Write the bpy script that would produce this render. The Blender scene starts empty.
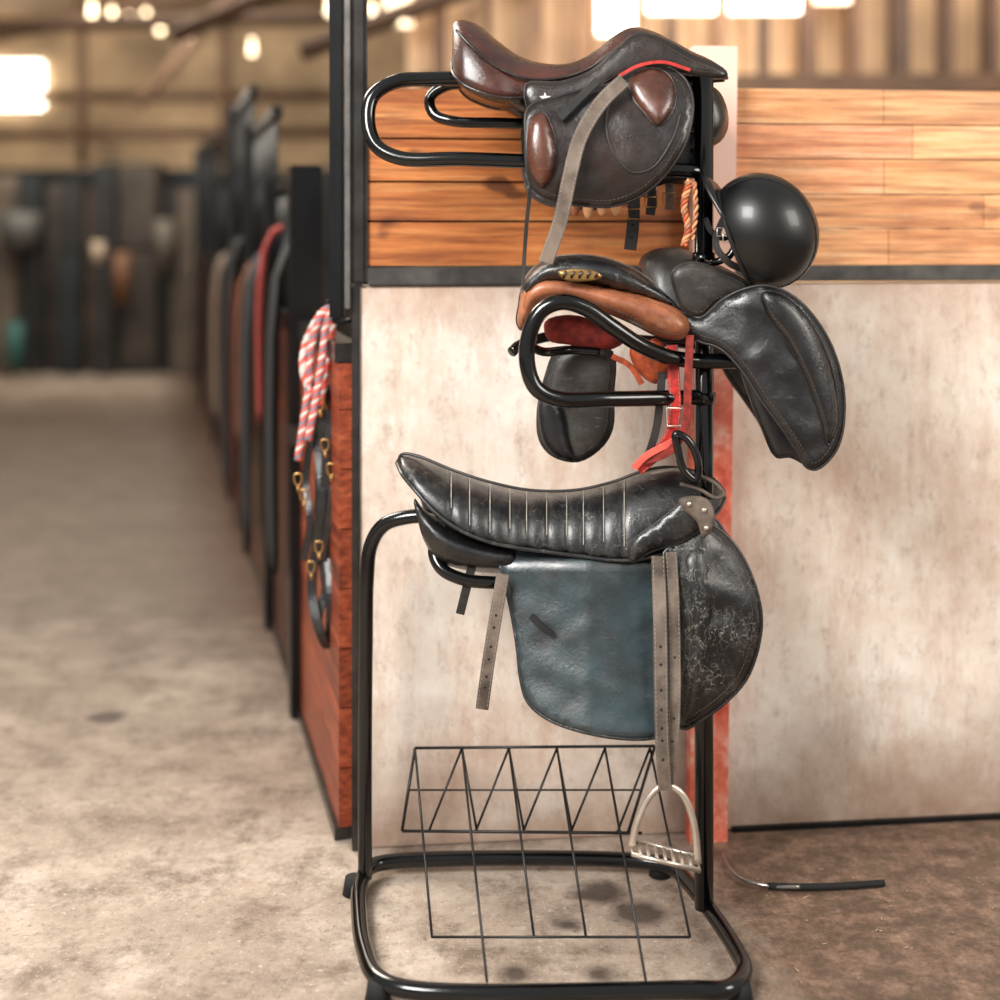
import bpy, bmesh, math, random
from mathutils import Vector, Matrix
from mathutils.geometry import delaunay_2d_cdt
random.seed(4)
F=1330.0; H=1.43; VH=230.0
def P(u,v,Y): return Vector(((u-500)*Y/F, Y, H-(v-VH)*Y/F))
scene=bpy.context.scene
def lin(c):
    r=[]
    for x in c[:3]:
        x=x/255.0
        r.append(x/12.92 if x<=0.04045 else ((x+0.055)/1.055)**2.4)
    return (r[0],r[1],r[2],1)
# ---------------------------------------------------------------- materials
def newmat(name):
    m=bpy.data.materials.new(name); m.use_nodes=True
    nt=m.node_tree; b=nt.nodes['Principled BSDF']
    return m,nt,b
def noise(nt,scale,detail=6,rough=0.6,stretch=None,coord='Object'):
    tc=nt.nodes.new('ShaderNodeTexCoord'); mp=nt.nodes.new('ShaderNodeMapping')
    nt.links.new(tc.outputs[coord],mp.inputs[0])
    if stretch: mp.inputs['Scale'].default_value=stretch
    n=nt.nodes.new('ShaderNodeTexNoise'); n.inputs['Scale'].default_value=scale
    n.inputs['Detail'].default_value=detail; n.inputs['Roughness'].default_value=rough
    nt.links.new(mp.outputs[0],n.inputs['Vector'])
    return n.outputs['Fac']
def ramp(nt,fac,stops):
    r=nt.nodes.new('ShaderNodeValToRGB')
    e=r.color_ramp.elements
    while len(e)<len(stops): e.new(0.5)
    for i,(p,c) in enumerate(stops):
        e[i].position=p; e[i].color=c
    nt.links.new(fac,r.inputs[0]); return r.outputs[0]
def mixc(nt,fac,a,b,mode='MIX'):
    m=nt.nodes.new('ShaderNodeMix'); m.data_type='RGBA'; m.blend_type=mode
    for sock,val in ((m.inputs[0],fac),(m.inputs[6],a),(m.inputs[7],b)):
        if hasattr(val,'is_output'): nt.links.new(val,sock)
        else: sock.default_value=val
    return m.outputs[2]
def mth(nt,op,a,bv):
    q=nt.nodes.new('ShaderNodeMath'); q.operation=op
    for i,x in enumerate((a,bv)):
        if hasattr(x,'is_output'): nt.links.new(x,q.inputs[i])
        else: q.inputs[i].default_value=x
    return q.outputs[0]
def bump(nt,b,h,strength=0.3,dist=0.002):
    n=nt.nodes.new('ShaderNodeBump'); n.inputs['Strength'].default_value=strength
    n.inputs['Distance'].default_value=dist
    nt.links.new(h,n.inputs['Height']); nt.links.new(n.outputs[0],b.inputs['Normal'])
BW=((0,0,0,1),(1,1,1,1))
def g(x): return (x,x,x,1)
def leather(name,c1,c2,rough=0.38,scr=0.25,sc=(170,165,158),spec=0.5,coat=0.15,crack=0,dust=0,dustc=(120,116,110)):
    m,nt,b=newmat(name)
    n1=noise(nt,9,8,0.65)
    base=ramp(nt,n1,[(0.35,lin(c1)),(0.68,lin(c2))])
    n2=noise(nt,55,10,0.8,(1,1,0.35))
    mask=ramp(nt,n2,[(0.62,BW[0]),(0.74,g(scr))])
    col=mixc(nt,mask,base,lin(sc))
    hgt=noise(nt,130,6,0.7)
    if dust:
        dn=ramp(nt,noise(nt,14,9,0.75),[(0.50,BW[0]),(0.78,g(dust))])
        col=mixc(nt,dn,col,lin(dustc))
        s2=ramp(nt,noise(nt,70,4,0.7,(0.18,1,1.2)),[(0.62,BW[0]),(0.68,g(dust))])
        s2=mixc(nt,1.0,s2,ramp(nt,noise(nt,7,3),[(0.45,BW[0]),(0.6,BW[1])]),'MULTIPLY')
        col=mixc(nt,s2,col,lin(sc))
    if crack:
        tc=nt.nodes.new('ShaderNodeTexCoord'); vo=nt.nodes.new('ShaderNodeTexVoronoi'); vo.feature='DISTANCE_TO_EDGE'
        vo.inputs['Scale'].default_value=52
        nz=nt.nodes.new('ShaderNodeTexNoise'); nz.inputs['Scale'].default_value=60; nt.links.new(tc.outputs['Object'],nz.inputs['Vector'])
        va=nt.nodes.new('ShaderNodeVectorMath'); va.operation='MULTIPLY_ADD'; nt.links.new(nz.outputs['Color'],va.inputs[0]); va.inputs[1].default_value=(.035,.035,.035); nt.links.new(tc.outputs['Object'],va.inputs[2])
        mp=nt.nodes.new('ShaderNodeMapping'); mp.inputs['Scale'].default_value=(1,1,.55); nt.links.new(va.outputs[0],mp.inputs[0])
        nt.links.new(mp.outputs[0],vo.inputs['Vector'])
        cm=ramp(nt,vo.outputs['Distance'],[(0.0,g(crack)),(0.03,BW[0])])
        cm=mixc(nt,1.0,cm,ramp(nt,noise(nt,12,6,.7),[(0.45,BW[0]),(0.66,BW[1])]),'MULTIPLY')
        col=mixc(nt,cm,col,lin(sc))
        hgt=mth(nt,'SUBTRACT',hgt,cm)
    nt.links.new(col,b.inputs['Base Color'])
    rr=ramp(nt,noise(nt,20,5),[(0.3,g(rough-.1)),(0.75,g(rough+.18))])
    nt.links.new(rr,b.inputs['Roughness'])
    b.inputs['Coat Weight'].default_value=coat; b.inputs['Coat Roughness'].default_value=0.25
    b.inputs['Specular IOR Level'].default_value=spec
    bump(nt,b,hgt,0.5,0.002)
    return m
def plain(name,c,rough=0.5,metal=0,var=0.15,scale=30,bmp=0.1,coat=0):
    m,nt,b=newmat(name)
    l=lin(c); d=tuple(x*(1-var*2) for x in l[:3])+(1,); h=tuple(min(1,x*(1+var)) for x in l[:3])+(1,)
    nt.links.new(ramp(nt,noise(nt,scale),[(0.3,d),(0.7,h)]),b.inputs['Base Color'])
    b.inputs['Roughness'].default_value=rough; b.inputs['Metallic'].default_value=metal
    b.inputs['Coat Weight'].default_value=coat
    bump(nt,b,noise(nt,scale*4),bmp,0.002)
    return m
def emis(name,c,s):
    m,nt,b=newmat(name); b.inputs['Base Color'].default_value=lin(c)
    b.inputs['Emission Color'].default_value=lin(c); b.inputs['Emission Strength'].default_value=s
    return m
M={}
M['black_tube']=plain('black_enamel_steel',(6,7,8),0.16,0,0.3,25,0.05,coat=0.2)
M['wire']=plain('black_wire',(14,13,13),0.45)
M['leather_black']=leather('worn_black_leather',(7,8,10),(24,26,28),0.32,0.4,(180,175,168),0.65,0.3,crack=0.32,dust=0.28)
M['leather_crack']=leather('cracked_black_leather',(7,8,9),(20,21,23),0.32,0.35,(188,180,170),0.6,0.25,crack=0.6,dust=0.25)
M['leather_black2']=leather('smooth_black_leather',(7,7,9),(24,24,26),0.3,0.2,(145,140,134),0.6,0.25,dust=0.10)
M['leather_grey']=leather('dusty_grey_leather',(22,20,19),(54,50,46),0.40,0.4,(165,156,147),0.5,0.15,dust=0.32)
M['leather_teal']=leather('blue_black_leather',(14,22,26),(42,62,68),0.34,0.28,(140,156,160),0.85,0.45,dust=0.12,dustc=(92,116,122))
M['leather_brown']=leather('dark_brown_leather',(15,11,10),(46,31,26),0.28,0.2,(150,115,98),0.6,0.3,dust=0.08)
M['leather_seat']=leather('chestnut_seat_leather',(28,14,11),(80,40,29),0.26,0.15,(200,150,125),0.65,0.3,dust=0.10,dustc=(150,105,88))
M['leather_red']=leather('oxblood_leather',(40,19,13),(100,54,36),0.24,0.15,(200,150,120),0.7,0.4,dust=0.12,dustc=(160,112,90))
M['leather_tan']=leather('tan_leather',(108,58,34),(182,114,78),0.34,0.45,(54,34,25),0.5,0.2,dust=0.35,dustc=(214,164,130))
M['strap_grey']=leather('grey_worn_strap',(70,60,53),(136,122,110),0.6,0.65,(42,35,30),0.3,0)
M['strap_dark']=leather('dark_strap',(20,18,17),(48,43,40),0.5,0.3)
M['thread']=plain('pale_thread',(150,144,136),0.7)
M['thread2']=plain('faded_thread',(84,76,69),0.7)
M['steel']=plain('stirrup_steel',(215,205,192),0.3,0.85,0.1)
M['brass']=plain('brass',(176,138,86),0.38,0.85)
M['red']=plain('red_webbing',(190,44,38),0.55,0,0.3,60)
M['dullred']=plain('dull_red_felt',(140,44,34),0.8,0,0.3,60)
M['orange']=plain('orange_webbing',(190,84,46),0.5,0,0.3,60)
M['ropered']=plain('rope_coral',(222,96,82),0.8); M['ropewhite']=plain('rope_white',(225,216,208),0.8); M['ropeblue']=plain('rope_blue',(120,132,148),0.8)
M['helmet']=plain('helmet_black',(8,9,10),0.38,0,0.2,12,0.08,coat=0.12)
M['liner']=plain('helmet_liner',(18,16,16),0.9)
M['rail']=plain('galvanised_rail',(84,81,78),0.4,0.5,0.3,14)
M['dksteel']=plain('dark_steel',(26,27,29),0.33,0.5,0.2,10)
M['ltsteel']=plain('grey_steel',(175,170,165),0.2,0.9,0.3,8)
M['midsteel']=plain('worn_grey_steel',(74,71,69),0.28,0.7,0.3,8)
M['rubber']=plain('rubber',(14,14,14),0.8)
def plaster():
    m,nt,b=newmat('stained_plaster')
    n=noise(nt,1.8,10,0.7)
    base=ramp(nt,n,[(0.32,lin((202,178,160))),(0.5,lin((230,216,202))),(0.66,lin((246,240,231)))])
    n2=noise(nt,4,10,0.8,(1.8,1,0.5))
    c=mixc(nt,ramp(nt,n2,[(0.48,BW[0]),(0.68,g(0.65))]),base,lin((186,148,122)))
    n3=noise(nt,22,10,0.85,(1,1,0.6))
    c=mixc(nt,ramp(nt,n3,[(0.52,BW[0]),(0.68,g(0.7))]),c,lin((140,116,98)))
    n4=noise(nt,60,5,0.7,(0.5,1,0.12))
    c=mixc(nt,ramp(nt,n4,[(0.58,BW[0]),(0.68,g(0.4))]),c,lin((250,247,242)))
    n5=noise(nt,48,6,0.8,(1.4,1,0.10))
    c=mixc(nt,ramp(nt,n5,[(0.60,BW[0]),(0.70,g(0.4))]),c,lin((132,108,92)))
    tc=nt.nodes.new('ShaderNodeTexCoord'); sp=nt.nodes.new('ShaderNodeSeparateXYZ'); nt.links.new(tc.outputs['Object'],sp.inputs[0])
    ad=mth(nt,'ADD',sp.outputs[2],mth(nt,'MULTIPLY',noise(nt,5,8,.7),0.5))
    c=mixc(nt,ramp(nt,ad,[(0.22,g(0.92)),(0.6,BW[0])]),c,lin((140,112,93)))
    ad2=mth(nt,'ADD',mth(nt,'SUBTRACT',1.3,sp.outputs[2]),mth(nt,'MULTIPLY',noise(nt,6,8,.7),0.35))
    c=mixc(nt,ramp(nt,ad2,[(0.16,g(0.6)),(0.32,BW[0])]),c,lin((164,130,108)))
    nt.links.new(c,b.inputs['Base Color']); b.inputs['Roughness'].default_value=0.7
    bump(nt,b,noise(nt,40,8),0.3,0.003); return m
M['plaster']=plaster()
def wood(name,ca,cb,cc,kn=0.8):
    m,nt,b=newmat(name)
    n=noise(nt,5,9,0.65,(0.5,4,9))
    c=ramp(nt,n,[(0.30,lin(ca)),(0.5,lin(cb)),(0.70,lin(cc))])
    n2=noise(nt,34,7,0.7,(0.10,1,2.4))
    c=mixc(nt,ramp(nt,n2,[(0.46,BW[0]),(0.64,g(0.75))]),c,tuple(x*0.5 for x in lin(ca)[:3])+(1,))
    k=noise(nt,7,2,0.4,(1,1,2.0))
    c=mixc(nt,ramp(nt,k,[(0.64,BW[0]),(0.71,g(kn))]),c,lin((84,40,18)))
    w_=noise(nt,2.6,8,0.75)
    c=mixc(nt,ramp(nt,w_,[(0.50,BW[0]),(0.70,g(0.45))]),c,lin((140,88,54)))
    at=nt.nodes.new('ShaderNodeVertexColor'); at.layer_name='tint'
    c=mixc(nt,1.0,c,at.outputs[0],'MULTIPLY')
    nt.links.new(c,b.inputs['Base Color']); b.inputs['Roughness'].default_value=0.42
    bump(nt,b,n2,0.2,0.002); return m
M['woodL']=wood('orange_pine',(160,82,38),(216,134,72),(244,174,112))
M['woodR']=wood('pale_pine',(200,124,76),(240,172,116),(252,204,156),0.5)
M['woodStall']=wood('red_stained_board',(112,46,26),(156,70,42),(180,96,62))
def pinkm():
    m,nt,b=newmat('worn_coral_paint_lit_top')
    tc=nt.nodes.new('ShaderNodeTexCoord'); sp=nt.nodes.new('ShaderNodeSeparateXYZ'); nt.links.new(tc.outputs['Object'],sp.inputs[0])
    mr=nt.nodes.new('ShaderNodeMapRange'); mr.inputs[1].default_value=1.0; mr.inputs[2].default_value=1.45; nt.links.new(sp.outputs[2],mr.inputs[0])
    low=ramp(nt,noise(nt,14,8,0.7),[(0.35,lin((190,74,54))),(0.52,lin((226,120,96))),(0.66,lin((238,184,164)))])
    c=mixc(nt,mr.outputs[0],low,lin((242,200,182)))  # pale upper part: strong light painted into the coral colour by height
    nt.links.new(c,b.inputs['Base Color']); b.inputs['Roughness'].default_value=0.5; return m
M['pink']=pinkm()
def floorm():
    m,nt,b=newmat('concrete_floor')
    n=noise(nt,1.3,12,0.78)
    c=ramp(nt,n,[(0.3,lin((116,99,86))),(0.5,lin((166,149,134))),(0.66,lin((206,192,178)))])
    n2=noise(nt,6,12,0.82)
    c=mixc(nt,ramp(nt,n2,[(0.48,BW[0]),(0.62,g(0.78))]),c,lin((100,82,68)))
    n3=noise(nt,55,7,0.85)
    c=mixc(nt,ramp(nt,n3,[(0.54,BW[0]),(0.65,g(0.75))]),c,lin((72,58,48)))
    n4=noise(nt,85,4,0.8)
    c=mixc(nt,ramp(nt,n4,[(0.60,BW[0]),(0.67,g(0.65))]),c,lin((234,226,215)))
    tc=nt.nodes.new('ShaderNodeTexCoord'); sp=nt.nodes.new('ShaderNodeSeparateXYZ'); nt.links.new(tc.outputs['Object'],sp.inputs[0])
    wob=mth(nt,'MULTIPLY',mth(nt,'SUBTRACT',noise(nt,3,10,0.75),0.5),0.6)
    dx=mth(nt,'ADD',sp.outputs[0],wob)
    dirtmask=ramp(nt,dx,[(0.38,BW[0]),(0.52,g(0.92))])
    dirt=ramp(nt,noise(nt,14,12,0.88),[(0.32,lin((44,32,25))),(0.48,lin((96,74,58))),(0.6,lin((152,122,102))),(0.72,lin((204,182,162)))])
    c=mixc(nt,dirtmask,c,dirt)
    dy=mth(nt,'ADD',sp.outputs[1],mth(nt,'MULTIPLY',wob,3.0))
    mr=nt.nodes.new('ShaderNodeMapRange'); mr.inputs[1].default_value=3.0; mr.inputs[2].default_value=5.0; nt.links.new(dy,mr.inputs[0])
    mr2=nt.nodes.new('ShaderNodeMapRange'); mr2.inputs[1].default_value=11.8; mr2.inputs[2].default_value=10.2; nt.links.new(dy,mr2.inputs[0])
    fm=mth(nt,'MULTIPLY',mth(nt,'MULTIPLY',mr.outputs[0],mr2.outputs[0]),0.86)
    c=mixc(nt,fm,c,lin((80,68,58)))
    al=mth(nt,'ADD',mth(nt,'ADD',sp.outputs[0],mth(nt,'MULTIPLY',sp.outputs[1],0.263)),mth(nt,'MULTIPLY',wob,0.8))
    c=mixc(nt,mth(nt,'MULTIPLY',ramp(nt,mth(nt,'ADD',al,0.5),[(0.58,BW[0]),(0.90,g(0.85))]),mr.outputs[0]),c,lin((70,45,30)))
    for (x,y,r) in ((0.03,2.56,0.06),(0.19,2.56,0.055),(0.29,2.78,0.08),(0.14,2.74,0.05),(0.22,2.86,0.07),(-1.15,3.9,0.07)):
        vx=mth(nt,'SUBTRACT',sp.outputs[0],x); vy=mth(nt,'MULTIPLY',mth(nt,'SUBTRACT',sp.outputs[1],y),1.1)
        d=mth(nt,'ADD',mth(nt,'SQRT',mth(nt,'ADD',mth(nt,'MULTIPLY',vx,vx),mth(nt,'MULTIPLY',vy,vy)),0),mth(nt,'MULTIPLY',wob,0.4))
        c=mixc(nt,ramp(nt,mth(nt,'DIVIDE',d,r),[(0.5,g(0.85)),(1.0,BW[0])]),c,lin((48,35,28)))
    nt.links.new(c,b.inputs['Base Color'])
    nt.links.new(ramp(nt,n2,[(0.3,g(0.4)),(0.7,g(0.72))]),b.inputs['Roughness'])
    bump(nt,b,n3,0.5,0.008); return m
M['floor']=floorm()
# ---------------------------------------------------------------- mesh helpers
def link(name,me,mat,parent=None,smooth=True,mats=None):
    o=bpy.data.objects.new(name,me); scene.collection.objects.link(o)
    for mm in (mats or [mat]): me.materials.append(mm)
    if smooth:
        for p in me.polygons: p.use_smooth=True
    if parent: o.parent=parent
    return o
def empty(name,loc=None):
    e=bpy.data.objects.new(name,None); e.empty_display_size=0.05; scene.collection.objects.link(e); return e
def mesh(name,verts,faces,mat,parent=None,smooth=True):
    me=bpy.data.meshes.new(name); me.from_pydata([tuple(v) for v in verts],[],faces)
    bm=bmesh.new(); bm.from_mesh(me); bmesh.ops.recalc_face_normals(bm,faces=bm.faces); bm.to_mesh(me); bm.free()
    return link(name,me,mat,parent,smooth)
def cat(pts,closed=False,sub=8):
    n=len(pts); out=[]
    rng=n if closed else n-1
    for i in range(rng):
        if closed: p0,p1,p2,p3=pts[(i-1)%n],pts[i],pts[(i+1)%n],pts[(i+2)%n]
        else:
            p1,p2=pts[i],pts[i+1]; p0=pts[i-1] if i>0 else p1*2-p2; p3=pts[i+2] if i+2<n else p2*2-p1
        a1=max(1e-6,(p1-p0).length**.5);a2=max(1e-6,(p2-p1).length**.5);a3=max(1e-6,(p3-p2).length**.5)
        m1=(p1-p0)/a1-(p2-p0)/(a1+a2)+(p2-p1)/a2
        m2=(p2-p1)/a2-(p3-p1)/(a2+a3)+(p3-p2)/a3
        m1*=a2;m2*=a2
        for k in range(sub):
            t=k/sub
            out.append(p1*(2*t**3-3*t*t+1)+m1*(t**3-2*t*t+t)+p2*(-2*t**3+3*t*t)+m2*(t**3-t*t))
    if not closed: out.append(pts[-1].copy())
    return out
def frames(pts,closed):
    n=len(pts); T=[]
    for i in range(n):
        a=pts[(i-1)%n] if (closed or i>0) else pts[i]; b=pts[(i+1)%n] if (closed or i<n-1) else pts[i]
        t=(b-a); T.append(t.normalized() if t.length>1e-9 else Vector((0,0,1)))
    nrm=T[0].orthogonal().normalized(); N=[nrm]
    for i in range(1,n):
        nrm=(nrm-T[i]*nrm.dot(T[i])); nrm=nrm.normalized() if nrm.length>1e-6 else T[i].orthogonal().normalized(); N.append(nrm)
    return T,N
def tube(name,pts,r,mat,parent=None,closed=False,sub=8,seg=12,smooth=True):
    pts=[Vector(p) for p in pts]
    if smooth and len(pts)>2: pts=cat(pts,closed,sub)
    T,N=frames(pts,closed); V=[];Fc=[]; n=len(pts)
    for i,p in enumerate(pts):
        B=T[i].cross(N[i]); rr=r(i/(n-1)) if callable(r) else r
        for k in range(seg):
            a=2*math.pi*k/seg; V.append(p+(N[i]*math.cos(a)+B*math.sin(a))*rr)
    for i in range(n if closed else n-1):
        j=(i+1)%n
        off=0
        if closed and j==0:
            B0=T[0].cross(N[0]); 
            ang=math.atan2(N[-1].dot(B0),N[-1].dot(N[0])); off=round(ang/(2*math.pi)*seg)
        for k in range(seg):
            k2=(k+1)%seg
            Fc.append((i*seg+k,i*seg+k2,j*seg+(k2+off)%seg,j*seg+(k+off)%seg))
    if not closed:
        Fc.append(tuple(range(seg))); Fc.append(tuple(range((n-1)*seg,n*seg)))
    return mesh(name,V,Fc,mat,parent)
def ptube(name,pts,px,mat,parent=None,closed=False,**k):
    return tube(name,[P(*p) for p in pts],px*2.8/F,mat,parent,closed,**k)
def strap(name,pts,w,th,mat,parent=None,normal=(0,-1,0),holes=0,stitch=False,sub=8):
    pts=[Vector(p) for p in pts]; pts=cat(pts,False,sub) if len(pts)>2 else [pts[0].lerp(pts[1],i/10) for i in range(11)]
    n=len(pts); nn=Vector(normal); V=[];Fc=[]; prof=[(-.5,-.2),(-.44,-.5),(.44,-.5),(.5,-.2),(.5,.2),(.44,.5),(-.44,.5),(-.5,.2)]
    T,_=frames(pts,False); W=[];NN=[]
    for i,p in enumerate(pts):
        wd=T[i].cross(nn)
        wd=wd.normalized() if wd.length>1e-4 else (W[-1] if W else Vector((1,0,0)))
        nr=wd.cross(T[i]).normalized(); 
        if nr.dot(nn)<0: nr=-nr
        W.append(wd);NN.append(nr)
        for a,b in prof: V.append(p+wd*a*w-nr*b*th)
    for i in range(n-1):
        for k in range(8):
            Fc.append((i*8+k,i*8+(k+1)%8,(i+1)*8+(k+1)%8,(i+1)*8+k))
    Fc.append(tuple(range(8)));Fc.append(tuple(range((n-1)*8,n*8)))
    o=mesh(name,V,Fc,mat,parent,False)
    if holes:
        hv=[];hf=[]
        for h in range(holes):
            i=int((0.35+0.6*h/holes)*(n-1)); c=pts[i]+NN[i]*(th*0.5+0.0006); b0=len(hv)
            for k in range(8):
                a=k*math.pi/4; hv.append(c+(W[i]*math.cos(a)+T[i]*math.sin(a))*w*0.11)
            hf.append(tuple(range(b0,b0+8)))
        mesh(name+'_holes',hv,hf,M['rubber'],parent,False)
    if stitch:
        dashes(name+'_stitch',[pts[i]+W[i]*w*0.38+NN[i]*th*0.55 for i in range(n)],0.0007,M['thread'],parent)
        dashes(name+'_stitch',[pts[i]-W[i]*w*0.38+NN[i]*th*0.55 for i in range(n)],0.0007,M['thread'],parent)
    return o
def dashes(name,pts,r,mat,parent,dl=0.0055,gap=0.003):
    V=[];Fc=[]
    L=[0]
    for a,b in zip(pts,pts[1:]): L.append(L[-1]+(b-a).length)
    def at(s):
        for i in range(len(L)-1):
            if L[i+1]>=s: 
                d=L[i+1]-L[i]; return pts[i].lerp(pts[i+1],(s-L[i])/d if d>0 else 0)
        return pts[-1]
    s=0
    while s+dl<L[-1]:
        a=at(s);b=at(s+dl); t=(b-a)
        if t.length>1e-6:
            t.normalize(); n=t.orthogonal().normalized(); bb=t.cross(n); k0=len(V)
            for q in (a,b):
                for k in range(4):
                    g_=k*math.pi/2; V.append(q+(n*math.cos(g_)+bb*math.sin(g_))*r)
            for k in range(4): Fc.append((k0+k,k0+(k+1)%4,k0+4+(k+1)%4,k0+4+k))
        s+=dl+gap
    if V: return mesh(name,V,Fc,mat,parent,False)
def seg_dist(px,py,B):
    best=1e9; n=len(B)
    for i in range(n):
        ax,ay=B[i];bx,by=B[(i+1)%n]; dx=bx-ax;dy=by-ay; l=dx*dx+dy*dy
        t=0 if l==0 else max(0,min(1,((px-ax)*dx+(py-ay)*dy)/l))
        d=(px-ax-t*dx)**2+(py-ay-t*dy)**2
        if d<best: best=d
    return math.sqrt(best)
def inside(x,y,B):
    c=False;n=len(B);j=n-1
    for i in range(n):
        xi,yi=B[i];xj,yj=B[j]
        if (yi>y)!=(yj>y) and x<(xj-xi)*(y-yi)/(yj-yi)+xi: c=not c
        j=i
    return c
def plate(name,outline,depth,th,mat,parent,puff=0,rad=15,step=7,pipe=None,pipe_px=1.6,stitch=None,sub=4,back=1.0,mirror=None,closed_smooth=True,wr=0):
    """leather panel: outline (u,v) at the saddle; depth(u,v)->Y; th thickness (m); puff = stuffing (m)"""
    o2=[Vector((a,b,0)) for a,b in outline]
    B=[(p.x,p.y) for p in (cat(o2,True,sub) if closed_smooth else o2)]
    n=len(B); us=[b[0] for b in B];vs=[b[1] for b in B]
    pts=[Vector(b) for b in B]
    y=min(vs)+step*.5; r=0
    while y<max(vs):
        x=min(us)+(step*.5 if r%2 else step)
        while x<max(us):
            if inside(x,y,B) and seg_dist(x,y,B)>step*.45: pts.append(Vector((x,y)))
            x+=step
        y+=step*.87; r+=1
    vo,eo,fo,_,_,_=delaunay_2d_cdt(pts,[],[list(range(n))],1,1e-4)
    d=depth if callable(depth) else (lambda u,v:depth)
    V=[];Fc=[];N=len(vo)
    info=[]
    for p in vo:
        ds=seg_dist(p.x,p.y,B); t=min(1,ds/rad); T=puff*math.sqrt(max(0,1-(1-t)**2))
        w=wr*(math.sin(p.x*0.11+math.sin(p.y*0.07)*2)*math.sin(p.y*0.09+p.x*.03)+0.6*math.sin(p.x*0.05-p.y*0.13+1))*t
        Y=d(p.x,p.y)+w; info.append((Y,T))
        V.append(P(p.x,p.y,Y-th/2-T))
    for p,(Y,T) in zip(vo,info): 
        q=P(p.x,p.y,Y-th/2-T); V.append(Vector((q.x,Y+th/2+T*back,q.z)))
    cnt={}
    for f in fo:
        for a,b in zip(f,list(f[1:])+[f[0]]): cnt.setdefault((min(a,b),max(a,b)),[]).append((a,b))
        Fc.append(tuple(f)); Fc.append(tuple(N+i for i in reversed(f)))
    for k,l in cnt.items():
        if len(l)==1:
            a,b=l[0]; Fc.append((b,a,N+a,N+b))
    objs=[mesh(name,V,Fc,mat,parent)]
    def front(u,v,e=0): 
        ds=seg_dist(u,v,B) if puff else 0; t=min(1,ds/rad)
        return P(u,v,d(u,v)-th/2-puff*math.sqrt(max(0,1-(1-t)**2))-e)
    if pipe: objs.append(tube(name+'_piping',[P(u,v,d(u,v)) for u,v in B],pipe_px*2.8/F,pipe,parent,True,smooth=False,seg=8))
    if stitch:
        ins=[]
        for i,(u,v) in enumerate(B):
            a=B[i-1];b=B[(i+1)%n]; tx=b[0]-a[0];ty=b[1]-a[1];l=math.hypot(tx,ty) or 1
            nx,ny=-ty/l,tx/l
            if not inside(u+nx*2,v+ny*2,B): nx,ny=-nx,-ny
            uu,vv=u+nx*stitch,v+ny*stitch
            if inside(uu,vv,B) and seg_dist(uu,vv,B)>stitch*0.8: ins.append(front(uu,vv,0.0006+wr*.6))
        if len(ins)>3: objs.append(dashes(name+'_stitch',ins,0.0006,M['thread2'],parent))
    if mirror is not None:
        for ob in list(objs)[:2]:
            if ob is None: continue
            me=ob.data.copy()
            for v in me.vertices: v.co.y=2*mirror-v.co.y
            me.flip_normals()
            o=bpy.data.objects.new(ob.name+'_far',me); scene.collection.objects.link(o); o.parent=parent
    return objs[0]
def seat(name,st,Yc,mat,parent,ribs=None,pipe=None,q=1.0,na=14,sub=5):
    """saddle seat: stations (u, v_ridge, v_edge, halfwidth m), symmetric across the horse's spine"""
    S=cat([Vector((a,b,c)) for a,b,c,_ in st],False,sub); Wd=cat([Vector((a,w*1000,0)) for a,_,_,w in st],False,sub)
    V=[];Fc=[];n=len(S); nt=2*na+1
    def pt(i,t,e=0):
        u,vt,vb=S[i]; w=max(0.002,Wd[i].y/1000); a=abs(t)
        top=P(u,vt,Yc); ed=P(u,vb,Yc-w)
        s=math.sin(a*math.pi/2); c=(1-math.cos(a*math.pi/2))**q
        x=top.x+(ed.x-top.x)*s; z=top.z+(ed.z-top.z)*c
        y=Yc-w*s*(1 if t>=0 else -1)
        if e: 
            z+=e*(1-a); y-=e*s*(1 if t>=0 else -1)
        return Vector((x,y,z))
    rib_u=ribs or []
    for i in range(n):
        e=0
        if rib_u:
            dmin=min(abs(S[i].x-r) for r in rib_u); lo,hi=min(rib_u),max(rib_u)
            if lo-5<S[i].x<hi+5: e=-0.0045*math.exp(-(dmin/3.5)**2)
        for j in range(nt): V.append(pt(i,j/na-1,e))
    for i in range(n-1):
        for j in range(nt-1): Fc.append((i*nt+j,i*nt+j+1,(i+1)*nt+j+1,(i+1)*nt+j))
        Fc.append((i*nt,(i+1)*nt,(i+1)*nt+nt-1,i*nt+nt-1))
    Fc.append(tuple(range(nt)));Fc.append(tuple(range((n-1)*nt,n*nt)))
    o=mesh(name,V,Fc,mat,parent)
    if pipe:
        tube(name+'_edge_near',[pt(i,1) for i in range(n)],0.0042,pipe,parent,smooth=False,seg=8)
        tube(name+'_edge_far',[pt(i,-1) for i in range(n)],0.0042,pipe,parent,smooth=False,seg=8)
    for r in rib_u:
        i=min(range(n),key=lambda k:abs(S[k].x-r))
        dashes(name+'_seam',[pt(i,j/10,0.0) for j in range(0,10)],0.0013,M['thread'],parent,0.02,0.0005)
    return pt,n
def box(name,lo,hi,mat,parent=None,M4=None,bev=0.0):
    bm=bmesh.new(); bmesh.ops.create_cube(bm,size=1)
    for v in bm.verts:
        v.co=Vector([lo[k]+(hi[k]-lo[k])*(v.co[k]+.5) for k in range(3)])
    if bev: bmesh.ops.bevel(bm,geom=bm.edges[:],offset=bev,segments=2,affect='EDGES')
    me=bpy.data.meshes.new(name); bm.to_mesh(me); bm.free()
    o=link(name,me,mat,parent,False)
    if M4 is not None: o.matrix_world=M4
    return o
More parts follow.
